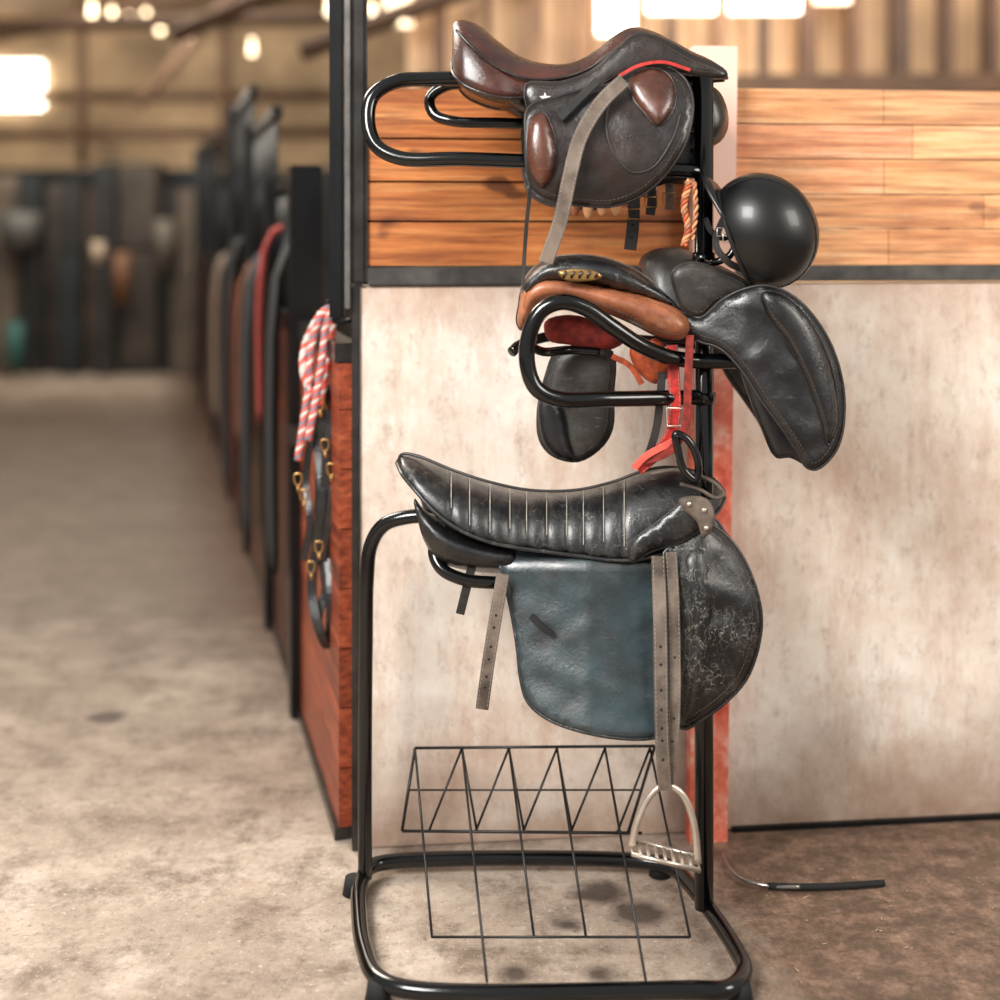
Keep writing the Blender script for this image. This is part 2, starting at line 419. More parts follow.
def planks(name,rows,mat,parent,M4):
    bm=bmesh.new(); cl=bm.loops.layers.color.new('tint')
    for lo,hi,t in rows:
        r=bmesh.ops.create_cube(bm,size=1)['verts']
        for v in r: v.co=Vector([lo[k]+(hi[k]-lo[k])*(v.co[k]+.5) for k in range(3)])
        for f in {f for v in r for f in v.link_faces}:
            for l in f.loops: l[cl]=(t[0],t[1],t[2],1)
    me=bpy.data.meshes.new(name); bm.to_mesh(me); bm.free()
    o=link(name,me,mat,parent,False)
    if M4 is not None: o.matrix_world=M4
    return o
# ---------------------------------------------------------------- room
th=math.radians(6.2); A=Vector((-0.328,3.07,0))
WM=Matrix.Translation(A)@Matrix.Rotation(th,4,'Z')
def onwall(u,v):
    k=(u-500)/F; s=(k*A.y-A.x)/(math.cos(th)-k*math.sin(th)); Y=A.y+s*math.sin(th); return s,H-(v-VH)*Y/F
box('floor',(-9,-3,-0.1),(9,17,0),M['floor'])
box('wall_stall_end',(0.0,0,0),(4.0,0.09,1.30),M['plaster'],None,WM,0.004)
s1=onwall(690,200)[0]; s2=onwall(732,200)[0]
rows=[];z=1.345
hs=[0.105,0.092,0.10,0.118]
for i,h in enumerate(hs):
    t=random.uniform(0.84,1.0); rows.append(((.022,0.0,z+.0025),(s1-.001,0.05,z+h-.0025),(t,t*.98,t*.95)))
    z+=h
planks('wall_plank_panel',rows,M['woodL'],None,WM)
box('wall_plank_backing',(.022,0.051,1.345),(s1,0.07,z),M['dksteel'],None,WM)
rows=[];z=1.345; hs=[0.088,0.083,0.085,0.083,0.085]
for i,h in enumerate(hs):
    x=s2
    while x<4:
        L=random.uniform(0.35,0.9); x2=min(4,x+L)
        t=random.uniform(0.86,1.03); rows.append(((x+.0008,0.0,z+.0015),(x2-.0008,0.05,z+h-.0015),(t,t*random.uniform(.96,1.01),t*random.uniform(.95,1.02)))); x=x2
    z+=h
planks('wall_plank_panel.001',rows,M['woodR'],None,WM)
box('trim_1',(0.022,-0.012,1.302),(s1,0.07,1.344),M['rail'],None,WM,0.003)
box('trim_2',(s2,-0.008,1.308),(4,0.07,1.344),M['rail'],None,WM,0.003)
box('trim_3',(-0.014,-0.012,0),(0.004,0.10,1.302),M['midsteel'],None,WM,0.003)
box('baseboard_right',(s2,-0.012,0),(4,0.0,0.012),M['dksteel'],None,WM)
sb1=onwall(684,800)[0]; sb2=onwall(721,800)[0]
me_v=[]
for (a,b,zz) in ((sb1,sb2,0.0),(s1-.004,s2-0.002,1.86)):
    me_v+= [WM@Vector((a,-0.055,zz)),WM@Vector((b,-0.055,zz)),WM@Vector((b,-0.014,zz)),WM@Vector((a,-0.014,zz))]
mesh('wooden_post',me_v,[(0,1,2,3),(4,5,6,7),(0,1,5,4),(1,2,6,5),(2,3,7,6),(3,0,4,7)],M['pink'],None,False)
SPe=empty('steel_post')
box('post_body',(-0.018,-0.02,1.302),(0.022,0.05,4.2),M['midsteel'],SPe,WM,0.010)
box('post_flange',(-0.030,-0.03,1.25),(-0.018,0.05,4.2),M['ltsteel'],SPe,WM,0.002)
box('post_track',(-0.066,0.02,1.22),(-0.032,0.09,4.2),M['dksteel'],SPe,WM,0.006)
d=Vector((-0.263,1,0)).normalized(); ang=math.atan2(d.y,d.x)
SM=Matrix.Translation(A+Vector((-0.03,0.05,0)))@Matrix.Rotation(ang,4,'Z')
ps=[0.85,1.75,2.9,4.2,6.0,8.0,9.8]; prev=0.0; SE=[]
for i,p in enumerate(ps):
    e=empty('stall_front'); SE.append(e)
    rows=[];z=0.03
    top=1.12 if i<2 else 1.2
    while z<top-0.02:
        h=min(0.14,top-z); t=random.uniform(.85,1.1)*(1 if i in(0,3) else .5); tt=(t,t,t) if i!=2 else (t*1.2,t*1.7,t*1.9)
        rows.append(((prev,-0.02,z),(p-0.05,0.02,z+h-.003),tt)); z+=h
    planks('boards',rows,M['woodStall'],e,SM)
    box('top_rail',(prev,-0.025,top),(p-.05,0.03,top+0.045),M['midsteel'] if i!=1 else M['dksteel'],e,SM)
    box('bottom_rail',(prev,-0.025,0.0),(p-.05,0.03,0.028),M['midsteel'],e,SM)
    hh=[1.62,1.62,1.9,2.1,1.8,2.1,2.2][i]
    box('post',(p-0.05,-0.04,0),(p+0.03,0.05,hh),M['dksteel'],e,SM,0.004)
    box('latch',(p-0.08,0.03,0.8),(p-0.03,0.06,0.86),M['midsteel'],e,SM,0.004)
    if i:
        for q in range(9):
            a=prev+0.05+(p-prev-.12)*q/8
            tube('bar',[SM@Vector((a,0,top)),SM@Vector((a,0,hh-.05))],0.009,M['dksteel'],e,smooth=False,seg=6)
        box('head_rail',(prev,-0.02,hh-.06),(p,0.02,hh-.02),M['dksteel'],e,SM)
    prev=p+0.03
cols=[(24,24,27),(140,54,48),(30,32,38),(104,68,50),(20,22,26),(130,112,98)]
for i,(s,w,z1,z2) in enumerate([(0.95,0.28,0.35,1.40),(1.5,0.12,0.75,1.45),(2.0,0.45,0.2,1.35),(2.6,0.2,0.5,1.3),(3.3,0.6,0.1,1.4),(4.5,0.7,0.3,1.3)]):
    mt=plain('rug_%d'%i,cols[i%6],0.9)
    rad=0.07
    prof=[(rad,z1),(rad+.01,(z1+z2)/2),(rad,z2-.05),(0.0,z2),(-rad,z2-.05),(-rad,z1+.2)]
    V=[];Fc=[];ns=14
    for a in range(ns+1):
        for k,(yy,zz) in enumerate(prof):
            V.append(SM@Vector((s+w*a/ns,yy+0.012*math.sin(a*1.7+k)*(1 if yy>0 else -1),zz+0.01*math.sin(a*.9))))
    m_=len(prof)
    for a in range(ns):
        for k in range(m_-1): Fc.append((a*m_+k,a*m_+k+1,(a+1)*m_+k+1,(a+1)*m_+k))
    o=mesh('horse_rug',V,Fc,mt,SE[[1,1,2,2,3,4][i]]); so=o.modifiers.new('s','SOLIDIFY'); so.thickness=0.012; sb=o.modifiers.new('b','SUBSURF'); sb.levels=1;sb.render_levels=1
# far building shell
M['farwall']=plain('far_wall_tan',(186,158,124),0.8,0,0.3,1.2)
M['corr']=plain('corrugated_sheet',(210,174,138),0.55,0,0.2,1.2)
M['ceil']=plain('roof_sheet',(176,152,124),0.7,0,0.25,1)
M['beam']=plain('beam_wood',(84,60,42),0.7,0,0.2,4)
box('wall_far',(-12,15.5,0),(0.5,15.7,7),M['farwall'])
box('wall_left',(-9.6,4,0),(-9.4,15.5,5),M['farwall'])
def corr(name,p0,p1,z0,z1,mat,pitch=0.33,amp=0.06):
    dd=(p1-p0); L=dd.length; dd.normalize(); nn=Vector((dd.y,-dd.x,0)); V=[];Fc=[]
    prof=[(0,0),(0.55,0),(0.65,1),(0.9,1),(1.0,0)]
    x=0;c=[]
    while x<L:
        for a,b in prof[:-1]: c.append(p0+dd*(x+a*pitch)+nn*b*amp)
        x+=pitch
    for q in c: V+=[Vector((q.x,q.y,z0)),Vector((q.x,q.y,z1))]
    for i in range(len(c)-1): Fc.append((2*i,2*i+2,2*i+3,2*i+1))
    return mesh(name,V,Fc,mat,None,False)
corr('wall_right_far',Vector((-0.6,8.6,0)),Vector((9,9.0,0)),0,4.6,M['corr'])
bt_=empty('wall_battens')
for i in range(18):
    x=-0.4+i*0.29+random.uniform(-.03,.03)
    box('batten',(x,8.38,1.4),(x+random.choice([.05,.08,.11]),8.5,4.4),plain('batten_%d'%i,random.choice([(104,72,50),(80,54,38),(140,104,76)]),0.6,0,.2,3),bt_)
box('cross_beam',(-0.5,8.25,2.28),(6,8.36,2.4),M['beam'],bt_)
mesh('ceiling',[(-9.4,5.5,5.2),(9,5.5,5.2),(9,15.6,3.9),(-9.4,15.6,3.9)],[(0,1,2,3)],M['ceil'],None,False)
for i,(a,b) in enumerate([((-5.5,13.5,3.3),(-1.0,13.5,4.3)),((-7,11,3.05),(1.0,11,3.25)),((-2.2,9,2.75),(-0.2,8.1,3.4)),((-1.2,8,2.5),(0.9,8,3.3)),((-6,14.6,2.9),(-1,14.6,2.9)),((-3.4,12.5,2.6),(-2.4,12.5,3.8)),((-4.4,14,2.1),(-4.4,14,4.3)),((-2.9,14,2.1),(-2.9,14,4.3)),((-7,14.4,2.45),(-1,14.4,2.5))]):
    tube('roof_beam',[a,b],0.06,M['beam'],None,smooth=False,seg=6)
win=emis('window_glow',(255,246,230),7)
def pane(name,u1,v1,u2,v2,Y,mat):
    a=P(u1,v2,Y);b=P(u2,v1,Y); box(name,(a.x,Y,a.z),(b.x,Y+.04,b.z),mat)
pane('window_1',-60,62,42,108,15.4,win)
pane('window_2',-60,-20,75,8,15.4,emis('window_soft',(255,240,215),3))
pane('window_3',598,-30,634,34,8.33,win)
pane('window_4',648,-40,715,12,8.33,win)
pane('window_5',730,-40,800,12,8.33,win)
pane('beige_glow_pane',384,-30,412,26,8.33,emis('beige_glow',(255,226,190),2.5))  # added glowing pane standing in for pale beige background, no window there
pane('window_7',815,-40,850,2,8.33,emis('beige_glow2',(255,232,200),4))
bulb=emis('bulb',(255,230,192),5)
SL=empty('string_lights')
for (u,v,Y) in [(112,20,12.2),(130,26,12.2),(146,22,12.2),(160,30,12.2),(175,27,12.2),(188,36,12.2),(252,52,11),(330,12,10),(372,22,8),(402,20,8),(92,14,12.2)]:
    c=P(u,v,Y); bm=bmesh.new(); bmesh.ops.create_uvsphere(bm,u_segments=12,v_segments=8,radius=0.03,matrix=Matrix.Translation(c))
    bmesh.ops.create_cone(bm,segments=8,radius1=0.02,radius2=0.015,depth=0.08,cap_ends=True,matrix=Matrix.Translation(c+Vector((0,0,.07))))
    me=bpy.data.meshes.new('light_bulb'); bm.to_mesh(me); bm.free(); link('light_bulb',me,bulb,SL)
e=empty('stall_doors')
x=-9.2
k=0
pal=[(30,29,28),(54,46,39),(26,31,33),(72,56,43),(40,37,35),(60,52,45),(24,24,24),(92,80,68)]
box('door_backing',(-9.2,13.5,0),(-1.2,13.6,2.05),M['dksteel'],e)
while x<-1.3:
    w=random.uniform(0.12,0.4); hgt=random.uniform(1.8,2.1)
    zc=random.uniform(.8,1.3)
    box('door_panel',(x,13.0+random.uniform(0,.3),0),(x+w-.01,13.5,zc),plain('door_%d'%k,pal[k%8],0.8,0,.35,3),e,None,0.02)
    box('door_upper',(x,13.05+random.uniform(0,.3),zc),(x+w-.01,13.5,hgt),plain('doorup_%d'%k,pal[(k*3+2)%8],0.8,0,.35,3),e,None,0.02)
    x+=w;k+=1
for (u,v,w,h,c,nm) in [(15,345,0.16,0.45,(44,92,86),'feed_bucket'),(98,252,0.12,0.2,(180,160,138),'feed_bucket'),(122,278,0.16,0.5,(104,68,40),'feed_bucket'),(20,230,0.4,0.35,(76,74,70),'feed_bucket'),(165,245,0.2,0.5,(84,76,66),'feed_bucket')]:
    c0=P(u,v,12.85); bm=bmesh.new(); bmesh.ops.create_cone(bm,segments=20,radius1=w*.42,radius2=w*.52,depth=h,cap_ends=True,matrix=Matrix.Translation(c0))
    me=bpy.data.meshes.new('hung_bucket'); bm.to_mesh(me); bm.free(); link(nm,me,plain('bucket',c,0.6),e)
# ---------------------------------------------------------------- saddle rack
R=empty('saddle_rack'); bt=M['black_tube']; zt=0.032
def G(u,v,z=zt):
    Y=(H-z)*F/(v-VH); return P(u,v,Y)
base=[G(398,861),G(640,861),G(672,868),G(690,885),G(735,948),G(744,972),G(728,989),G(690,990),G(410,990),G(378,978),G(364,950),G(359,915),G(360,885),G(372,866)]
tube('base_loop',base,0.0165,bt,R,True,sub=10,seg=16)
for (u,v) in ((354,884),(378,990),(740,990),(660,866)):
    c=G(u,v,0.02); bm=bmesh.new(); bmesh.ops.create_cone(bm,segments=20,radius1=0.025,radius2=0.019,depth=0.036,cap_ends=True,matrix=Matrix.Translation((c.x,c.y,0.018)))
    me=bpy.data.meshes.new('foot'); bm.to_mesh(me); bm.free(); link('rubber_foot',me,M['rubber'],R)
pb=G(704,908); tube('upright_post',[(pb.x,pb.y,zt),(pb.x,pb.y,1.765)],0.0195,bt,R,smooth=False,seg=20)
YP=pb.y
yl=G(365,878).y
tube('left_upright',[P(365,878,yl),P(365,760,yl),P(366,640,yl),P(367,580,yl),P(371,545,yl),P(384,525,yl-.01),P(408,517,yl-.02),P(450,516,2.84),P(560,516,2.80),P(704,512,YP+.03)],0.0155,bt,R,sub=10,seg=14)
ptube('lower_arm_loop',[(704,520,2.76),(560,530,2.78),(470,528,2.78),(442,535,2.77),(434,550,2.75),(441,568,2.73),(462,579,2.72),(500,583,2.72),(600,584,2.72),(704,584,YP)],6.2,bt,R,seg=14)
ptube('top_arm_outer',[(706,84,YP+.02),(560,80,2.80),(430,79,2.79),(395,82,2.78),(373,96,2.77),(368,120,2.76),(376,145,2.75),(400,158,2.74),(460,159,2.73),(560,163,2.73),(706,172,YP)],7.3,bt,R,seg=14)
ptube('top_arm_inner',[(560,88,2.86),(480,84,2.86),(446,86,2.86),(430,98,2.86),(434,114,2.85),(452,121,2.84),(500,123,2.84),(600,126,2.84),(704,130,YP+.03)],5.6,bt,R,seg=14)
ptube('mid_arm',[(737,361,2.70),(700,361,2.70),(668,357,2.67),(640,345,2.64),(610,325,2.62),(585,308,2.61),(562,302,2.60),(542,310,2.60),(530,332,2.60),(527,362,2.60),(536,388,2.60),(558,399,2.61),(610,399,2.64),(706,397,YP)],7.6,bt,R,seg=14)
ptube('mid_arm_brace',[(600,352,2.78),(570,350,2.78),(545,352,2.74),(528,345,2.66)],4.5,bt,R)
ptube('mid_arm_rear',[(706,345,YP+.02),(640,340,2.85),(560,335,2.88),(520,345,2.86),(512,352,2.84)],5.5,bt,R)
ptube('helmet_hook',[(706,262,YP-.02),(716,262,YP-.05),(730,255,YP-.06),(738,240,YP-.06)],3.6,bt,R)
for v in (258,398,584): 
    c=P(706,v,YP); tube('clamp',[Vector((pb.x,pb.y,c.z-.012)),Vector((pb.x,pb.y,c.z+.012))],0.0235,bt,R,smooth=False,seg=20)
wr=0.0026
def wire(n,pts,r=wr): tube(n,pts,r,M['wire'],R,smooth=False,seg=8)
YB=2.93; YF=2.86
wire('tray_wire_top',[P(415,748,YB),P(655,746,YB)],0.0034)
wire('tray_wire_low',[P(402,831,YF),P(642,833,YF)],0.0034)
wire('tray_side',[P(415,748,YB),P(402,831,YF)],0.0034); wire('tray_side',[P(655,746,YB),P(628,833,YF)],0.0034)
zg=0.05
wire('tray_cross',[G(431,937,zg),G(690,937,zg)])
for (a,b,c) in ((415,432,937),(462,487,982),(509,534,937),(557,586,937),(605,646,982),(650,690,937)):
    wire('tray_long',[P(a,748,YB),G(b,c,zg)])
tops=[415,462,509,557,605,650]; 
for i in range(5):
    m=P((tops[i]+tops[i+1])/2-10,832,YF)
    wire('tray_zig',[P(tops[i+1],748,YB),m])
    if i: wire('tray_zig',[P(tops[i],748,YB),P(tops[i]+15,832,YF)])
for v,Y0 in ((790,2.895),): wire('tray_mid',[P(409,v,Y0),P(640,v,Y0)],0.0022)
# ---------------------------------------------------------------- bottom saddle
S1=empty('english_saddle'); Yc=2.80
st=[(397,459,463,.01),(402,454,474,.07),(415,456,490,.105),(435,464,512,.125),(460,474,530,.135),(490,484,542,.135),(520,491,548,.13),(550,493,552,.125),(580,491,556,.125),(610,485,560,.125),(635,476,560,.125),(655,470,556,.12),(675,467,548,.11),(695,470,535,.10),(710,476,520,.085),(720,483,508,.06),(725,490,498,.02)]
seat('seat',st,Yc,M['leather_black'],S1,ribs=list(range(452,640,19)),pipe=M['leather_black'],q=1.15,sub=9)
ptube('cantle_binding',[(398,461,2.78),(402,454,2.78),(420,457,2.77),(450,469,2.74),(490,482,2.72),(530,490,2.72),(575,490,2.72),(612,482,2.72),(640,472,2.72),(665,467,2.73),(690,470,2.73),(712,478,2.73),(725,492,2.73)],1.5,M['strap_dark'],S1,seg=8)
fl=lambda u,v: 2.700-0.03*min(1,max(0,(v-544)/22))-0.070*(min(1,max(0,(v-555)/180)))**1.4+0.00035*abs(u-590)
plate('flap',[(496,544),(503,575),(511,610),(517,645),(521,680),(528,702),(548,719),(580,731),(618,738),(652,738),(672,730),(680,700),(682,640),(680,590),(674,552),(640,548),(600,546),(550,540)],fl,0.006,M['leather_teal'],S1,pipe=M['leather_black'],pipe_px=1.8,stitch=6,mirror=Yc,wr=0.0012)
kf=lambda u,v: 2.690-0.05*math.sin(math.pi*min(1,max(0,(v-520)/235)))+0.0007*max(0,u-700)
plate('knee_flap',[(664,553),(685,540),(706,524),(722,532),(741,555),(755,587),(761,618),(757,650),(745,680),(725,702),(702,719),(684,728),(676,722),(676,690),(682,650),(680,610),(672,580)],kf,0.008,M['leather_crack'],S1,puff=0.012,rad=22,pipe=M['leather_black'],pipe_px=2.2,stitch=8,mirror=Yc,wr=0.003)
plate('knee_roll_pad',[(684,560),(700,545),(710,565),(712,620),(708,690),(698,716),(684,722),(690,660),(692,610)],lambda u,v:kf(u,v)-.010,0.004,M['leather_crack'],S1,puff=0.009,rad=14,mirror=Yc,pipe=M['strap_dark'],pipe_px=1)
plate('panel',[(414,500),(424,512),(450,528),(490,542),(520,548),(515,572),(495,573),(465,570),(440,562),(426,545),(418,522)],2.745,0.02,M['leather_black2'],S1,puff=0.05,rad=20,mirror=Yc+0.02)
plate('skirt',[(632,562),(650,552),(680,542),(700,530),(712,512),(708,500),(690,498),(660,520),(630,545)],lambda u,v:2.668,0.004,M['leather_black'],S1,puff=0.006,pipe=M['strap_dark'],pipe_px=1,mirror=Yc)
plate('dee_plate',[(679,500),(694,496),(708,500),(715,515),(711,531),(703,538),(697,522),(684,510)],2.650,0.004,M['strap_grey'],S1,puff=0.003,rad=6,step=4)
for (u,v) in ((689,504),(704,510),(706,528)): 
    c=P(u,v,2.644); bm=bmesh.new(); bmesh.ops.create_uvsphere(bm,u_segments=12,v_segments=8,radius=0.0055,matrix=Matrix.Translation(c)); me=bpy.data.meshes.new('rivet'); bm.to_mesh(me); bm.free(); link('rivet',me,M['steel'],S1)
ptube('pommel_cord',[(650,474,2.7),(675,470,2.69),(700,476,2.69),(716,484,2.69),(724,494,2.69),(716,498,2.68),(700,490,2.68),(680,484,2.68)],2.0,M['strap_grey'],S1)
strap('stirrup_leather',[P(658,556,2.635),P(660,620,2.605),P(661,690,2.585),P(662,740,2.58),P(665,790,2.60)],0.027,0.004,M['strap_grey'],S1,holes=7,stitch=True)
strap('stirrup_leather_back',[P(671,552,2.640),P(674,620,2.620),P(674,718,2.595),P(670,760,2.60),P(667,788,2.61)],0.024,0.004,M['strap_grey'],S1,holes=4,stitch=True)
strap('girth_strap',[P(503,574,2.66),P(496,615,2.66),P(488,665,2.665),P(482,709,2.67)],0.026,0.004,M['strap_grey'],S1,holes=6,stitch=True)
strap('girth_strap',[P(472,566,2.72),P(466,590,2.72),P(460,614,2.72)],0.018,0.004,M['strap_dark'],S1,holes=2)
strap('flap_keeper',[P(531,616,2.662),P(541,626,2.650),P(552,634,2.645)],0.013,0.008,M['rubber'],S1)
def stirrup(name,pts,t0,t1,parent,wid=0.045):
    tube(name+'_arch',[P(*p) for p in pts],lambda t:0.0058+0.0018*abs(2*t-1),M['steel'],parent,seg=10)
    a,b=P(*t0),P(*t1); w=Vector((0,wid/2,0.004))
    V=[a-w,a+w,b+w,b-w]; tube(name+'_tread_rim',V,0.005,M['steel'],parent,True,smooth=False,seg=8)
    for k in range(1,8):
        q=a.lerp(b,k/8); tube(name+'_tread_bar',[q-w,q+w],0.0036,M['steel'],parent,smooth=False,seg=6)
stirrup('stirrup_iron',[(631,847,2.61),(638,820,2.61),(650,796,2.61),(665,785,2.61),(681,793,2.61),(693,820,2.61),(698,863,2.61)],(631,847,2.61),(698,863,2.61),S1)
# ---------------------------------------------------------------- top saddle
S2=empty('english_saddle'); Yt=2.81
st=[(452,40,60,.02),(454,24,74,.09),(463,21,84,.12),(480,27,92,.13),(498,42,97,.13),(518,56,98,.12),(542,64,95,.115),(570,64,90,.11),(595,52,84,.11),(615,36,78,.11),(632,28,72,.10),(650,31,68,.095),(670,40,67,.09),(692,52,70,.08),(712,61,75,.06),(727,71,78,.02)]
seat('seat',st,Yt,M['leather_seat'],S2,pipe=M['leather_brown'],q=1.2,sub=6)
ptube('seat_welt',[(456,30,2.70),(470,45,2.69),(495,66,2.69),(525,78,2.69),(560,78,2.70),(590,68,2.70),(615,50,2.70),(640,42,2.71),(675,52,2.72)],1.6,M['leather_brown'],S2)
plate('skirt',[(526,84),(560,82),(590,72),(615,50),(636,34),(660,38),(690,54),(722,68),(727,76),(700,76),(660,68),(625,76),(600,92),(575,118),(560,124),(548,112),(530,112)],lambda u,v:2.685-0.0004*max(0,v-40)*.5,0.005,M['leather_brown'],S2,puff=0.006,rad=10,pipe=M['strap_dark'],pipe_px=1,stitch=5,mirror=Yt)
plate('panel',[(452,66),(456,80),(475,92),(505,102),(528,112),(530,98),(520,88),(480,80)],2.745,0.02,M['leather_brown'],S2,puff=0.045,rad=14,mirror=Yt+0.03)
ff=lambda u,v:2.685-0.055*math.sin(math.pi*min(1,max(0,(v-60)/190)))
plate('flap',[(528,108),(526,140),(527,168),(533,188),(550,200),(580,205),(612,206),(640,196),(664,176),(682,150),(691,122),(692,96),(684,78),(664,66),(636,70),(610,84),(590,88),(560,96)],ff,0.006,M['leather_brown'],S2,pipe=M['strap_dark'],pipe_px=1.6,stitch=6,mirror=Yt,wr=0.0018)
plate('rear_roll',[(531,118),(544,113),(553,130),(557,155),(553,178),(543,188),(533,178),(527,150)],lambda u,v:ff(u,v)-.004,0.004,M['leather_red'],S2,puff=0.018,rad=13,step=5,mirror=Yt,pipe=M['leather_brown'],pipe_px=1.2)
plate('knee_roll',[(630,78),(650,68),(668,74),(676,92),(672,112),(658,126),(644,112),(632,96)],lambda u,v:ff(u,v)-.004,0.004,M['leather_red'],S2,puff=0.016,rad=18,step=5,mirror=Yt,pipe=M['leather_brown'],pipe_px=1.2)
tube('flap_piping',[P(u,v,ff(u,v)-.006) for u,v in ((612,92),(606,120),(612,150),(632,172),(652,168),(672,140),(681,112))],0.0022,M['strap_dark'],S2)
plate('front_block',[(690,88),(704,84),(718,90),(727,108),(728,128),(720,142),(704,150),(690,160),(680,165),(688,130)],2.82,0.02,M['leather_black2'],S2,puff=0.05,rad=16)
plate('sweat_flap',[(640,120),(690,95),(716,120),(712,152),(690,178),(665,184),(640,190)],2.79,0.006,M['leather_black2'],S2,puff=0.012,rad=14)
strap('piping_red',[P(619,76,2.655),P(638,66,2.65),P(662,62,2.65),P(690,70,2.66)],0.007,0.004,M['red'],S2)
strap('stirrup_leather',[P(624,80,2.625),P(600,104,2.61),P(580,138,2.60),P(569,180,2.60),P(560,222,2.61),P(546,262,2.64)],0.029,0.004,M['strap_grey'],S2,stitch=True)
strap('stirrup_leather_back',[P(598,80,2.64),P(580,98,2.63),P(560,118,2.62)],0.016,0.004,M['strap_dark'],S2)
strap('thin_rein',[P(531,185,2.64),P(527,220,2.65),P(524,262,2.66),P(523,286,2.66)],0.008,0.003,M['strap_dark'],S2)
strap('hanging_billet',[P(634,192,2.78),P(633,225,2.78),P(630,250,2.78)],0.026,0.004,M['strap_dark'],S2,holes=3)
strap('hanging_billet',[P(650,180,2.80),P(652,200,2.80),P(650,215,2.80)],0.02,0.004,M['strap_dark'],S2,holes=2)
strap('hanging_billet',[P(668,176,2.80),P(670,192,2.80),P(669,210,2.80)],0.018,0.004,M['strap_grey'],S2,holes=2)
for u,v in ((634,214),(651,202),(669,198)):
    tube('billet_buckle',[P(u-6,v-5,2.77),P(u+6,v-5,2.77),P(u+6,v+5,2.77),P(u-6,v+5,2.77)],0.0018,M['brass'],S2,True,smooth=False,seg=6)
sv=[];c0=P(545,98,2.655)
for k in range(10):
    r=0.012 if k%2==0 else 0.005; a=math.pi/2+k*math.pi/5; sv.append(c0+Vector((math.cos(a)*r,0,math.sin(a)*r)))
sv2=[v+Vector((0,.003,0)) for v in sv]
mesh('star_emblem',sv+sv2,[tuple(range(10)),tuple(range(19,9,-1))]+[(k,(k+1)%10,10+(k+1)%10,10+k) for k in range(10)],M['ropewhite'],S2,False)
# ---------------------------------------------------------------- middle saddles
S3=empty('english_saddle')
plate('seat_panel',[(519,306),(523,288),(540,276),(575,280),(615,288),(655,298),(682,312),(691,326),(684,338),(664,338),(630,322),(595,308),(560,300),(535,306),(522,330),(517,322)],lambda u,v:2.70-0.0005*(u-600)*.3,0.012,M['leather_tan'],S3,puff=0.05,rad=15,step=5,pipe=M['leather_brown'],pipe_px=1.3,stitch=5)
plate('seat_top',[(521,292),(530,272),(548,259),(575,255),(605,258),(635,270),(660,288),(682,310),(655,302),(615,291),(575,284),(545,284),(528,296)],lambda u,v:2.71,0.012,M['leather_black'],S3,puff=0.06,rad=16,step=5,pipe=M['strap_grey'],pipe_px=1.2)
plate('name_plate',[(558,272),(575,269),(598,272),(602,277),(590,281),(565,280)],2.635,0.003,M['brass'],S3,step=4)
for k in range(5): ptube('plate_bead',[(563+k*8,278,2.632),(566+k*8,271,2.630)],1.2,M['leather_brown'],S3)
plate('red_lining',[(545,322),(570,315),(605,325),(625,340),(610,350),(570,345),(548,340)],2.82,0.01,M['dullred'],S3,puff=0.02,rad=10)
plate('orange_lining',[(630,350),(645,342),(668,350),(670,375),(655,384),(638,372)],2.76,0.01,M['orange'],S3,puff=0.02,rad=10,step=5)
plate('far_flap',[(556,352),(580,346),(612,352),(613,395),(612,428),(602,446),(578,461),(552,455),(540,440),(538,410),(546,375)],lambda u,v:2.83-0.0004*(u-575),0.008,M['leather_grey'],S3,puff=0.012,rad=20,pipe=M['strap_dark'],pipe_px=1.4,stitch=6,wr=.002)
plate('far_flap_roll',[(540,398),(552,392),(562,410),(568,440),(572,460),(555,456),(542,440)],2.81,0.008,M['leather_black2'],S3,puff=0.016,rad=10,step=5)
plate('girth_loop',[(642,350),(660,350),(664,345),(655,338)],2.74,0.004,M['orange'],S3,step=5)
strap('orange_strap',[P(612,356,2.74),P(630,366,2.74),P(642,384,2.74)],0.012,0.004,M['orange'],S3)
S4=empty('dressage_saddle')
seat('seat',[(640,262,270,.02),(646,254,285,.07),(660,248,300,.10),(680,248,312,.11),(700,256,318,.11),(722,266,318,.11),(745,278,312,.10),(765,288,305,.07),(772,294,300,.02)],2.80,M['leather_grey'],S4,pipe=M['strap_dark'],q=1.1)
mf=lambda u,v:2.685-0.055*math.sin(math.pi*min(1,max(0,(u-690)/185)))-0.00012*(v-300)
plate('flap',[(678,312),(700,318),(722,300),(745,289),(768,286),(795,298),(816,320),(832,348),(842,382),(844,412),(840,440),(831,457),(816,469),(806,466),(797,450),(780,425),(760,398),(742,370),(720,348),(697,340),(682,328)],mf,0.007,M['leather_black2'],S4,puff=0.006,rad=18,pipe=M['strap_dark'],pipe_px=1.8,stitch=6,mirror=2.80,wr=0.003)
plate('knee_block',[(762,292),(785,296),(808,318),(826,352),(836,388),(838,425),(828,445),(820,420),(806,380),(786,340),(765,312)],lambda u,v:mf(u,v)-0.008,0.004,M['leather_black2'],S4,puff=0.012,rad=16,step=5,pipe=M['leather_black2'],pipe_px=1.2,stitch=5,mirror=2.80)
plate('under_panel',[(742,368),(756,372),(775,400),(795,440),(808,466),(790,458),(776,458),(762,430),(750,400)],2.72,0.008,M['leather_black2'],S4,puff=0.012,rad=10,step=5)
plate('skirt',[(672,272),(690,262),(715,268),(748,284),(742,296),(718,302),(702,316),(686,312),(676,295)],lambda u,v:2.675,0.005,M['leather_grey'],S4,puff=0.010,rad=12,pipe=M['strap_dark'],pipe_px=1,stitch=4,step=5)
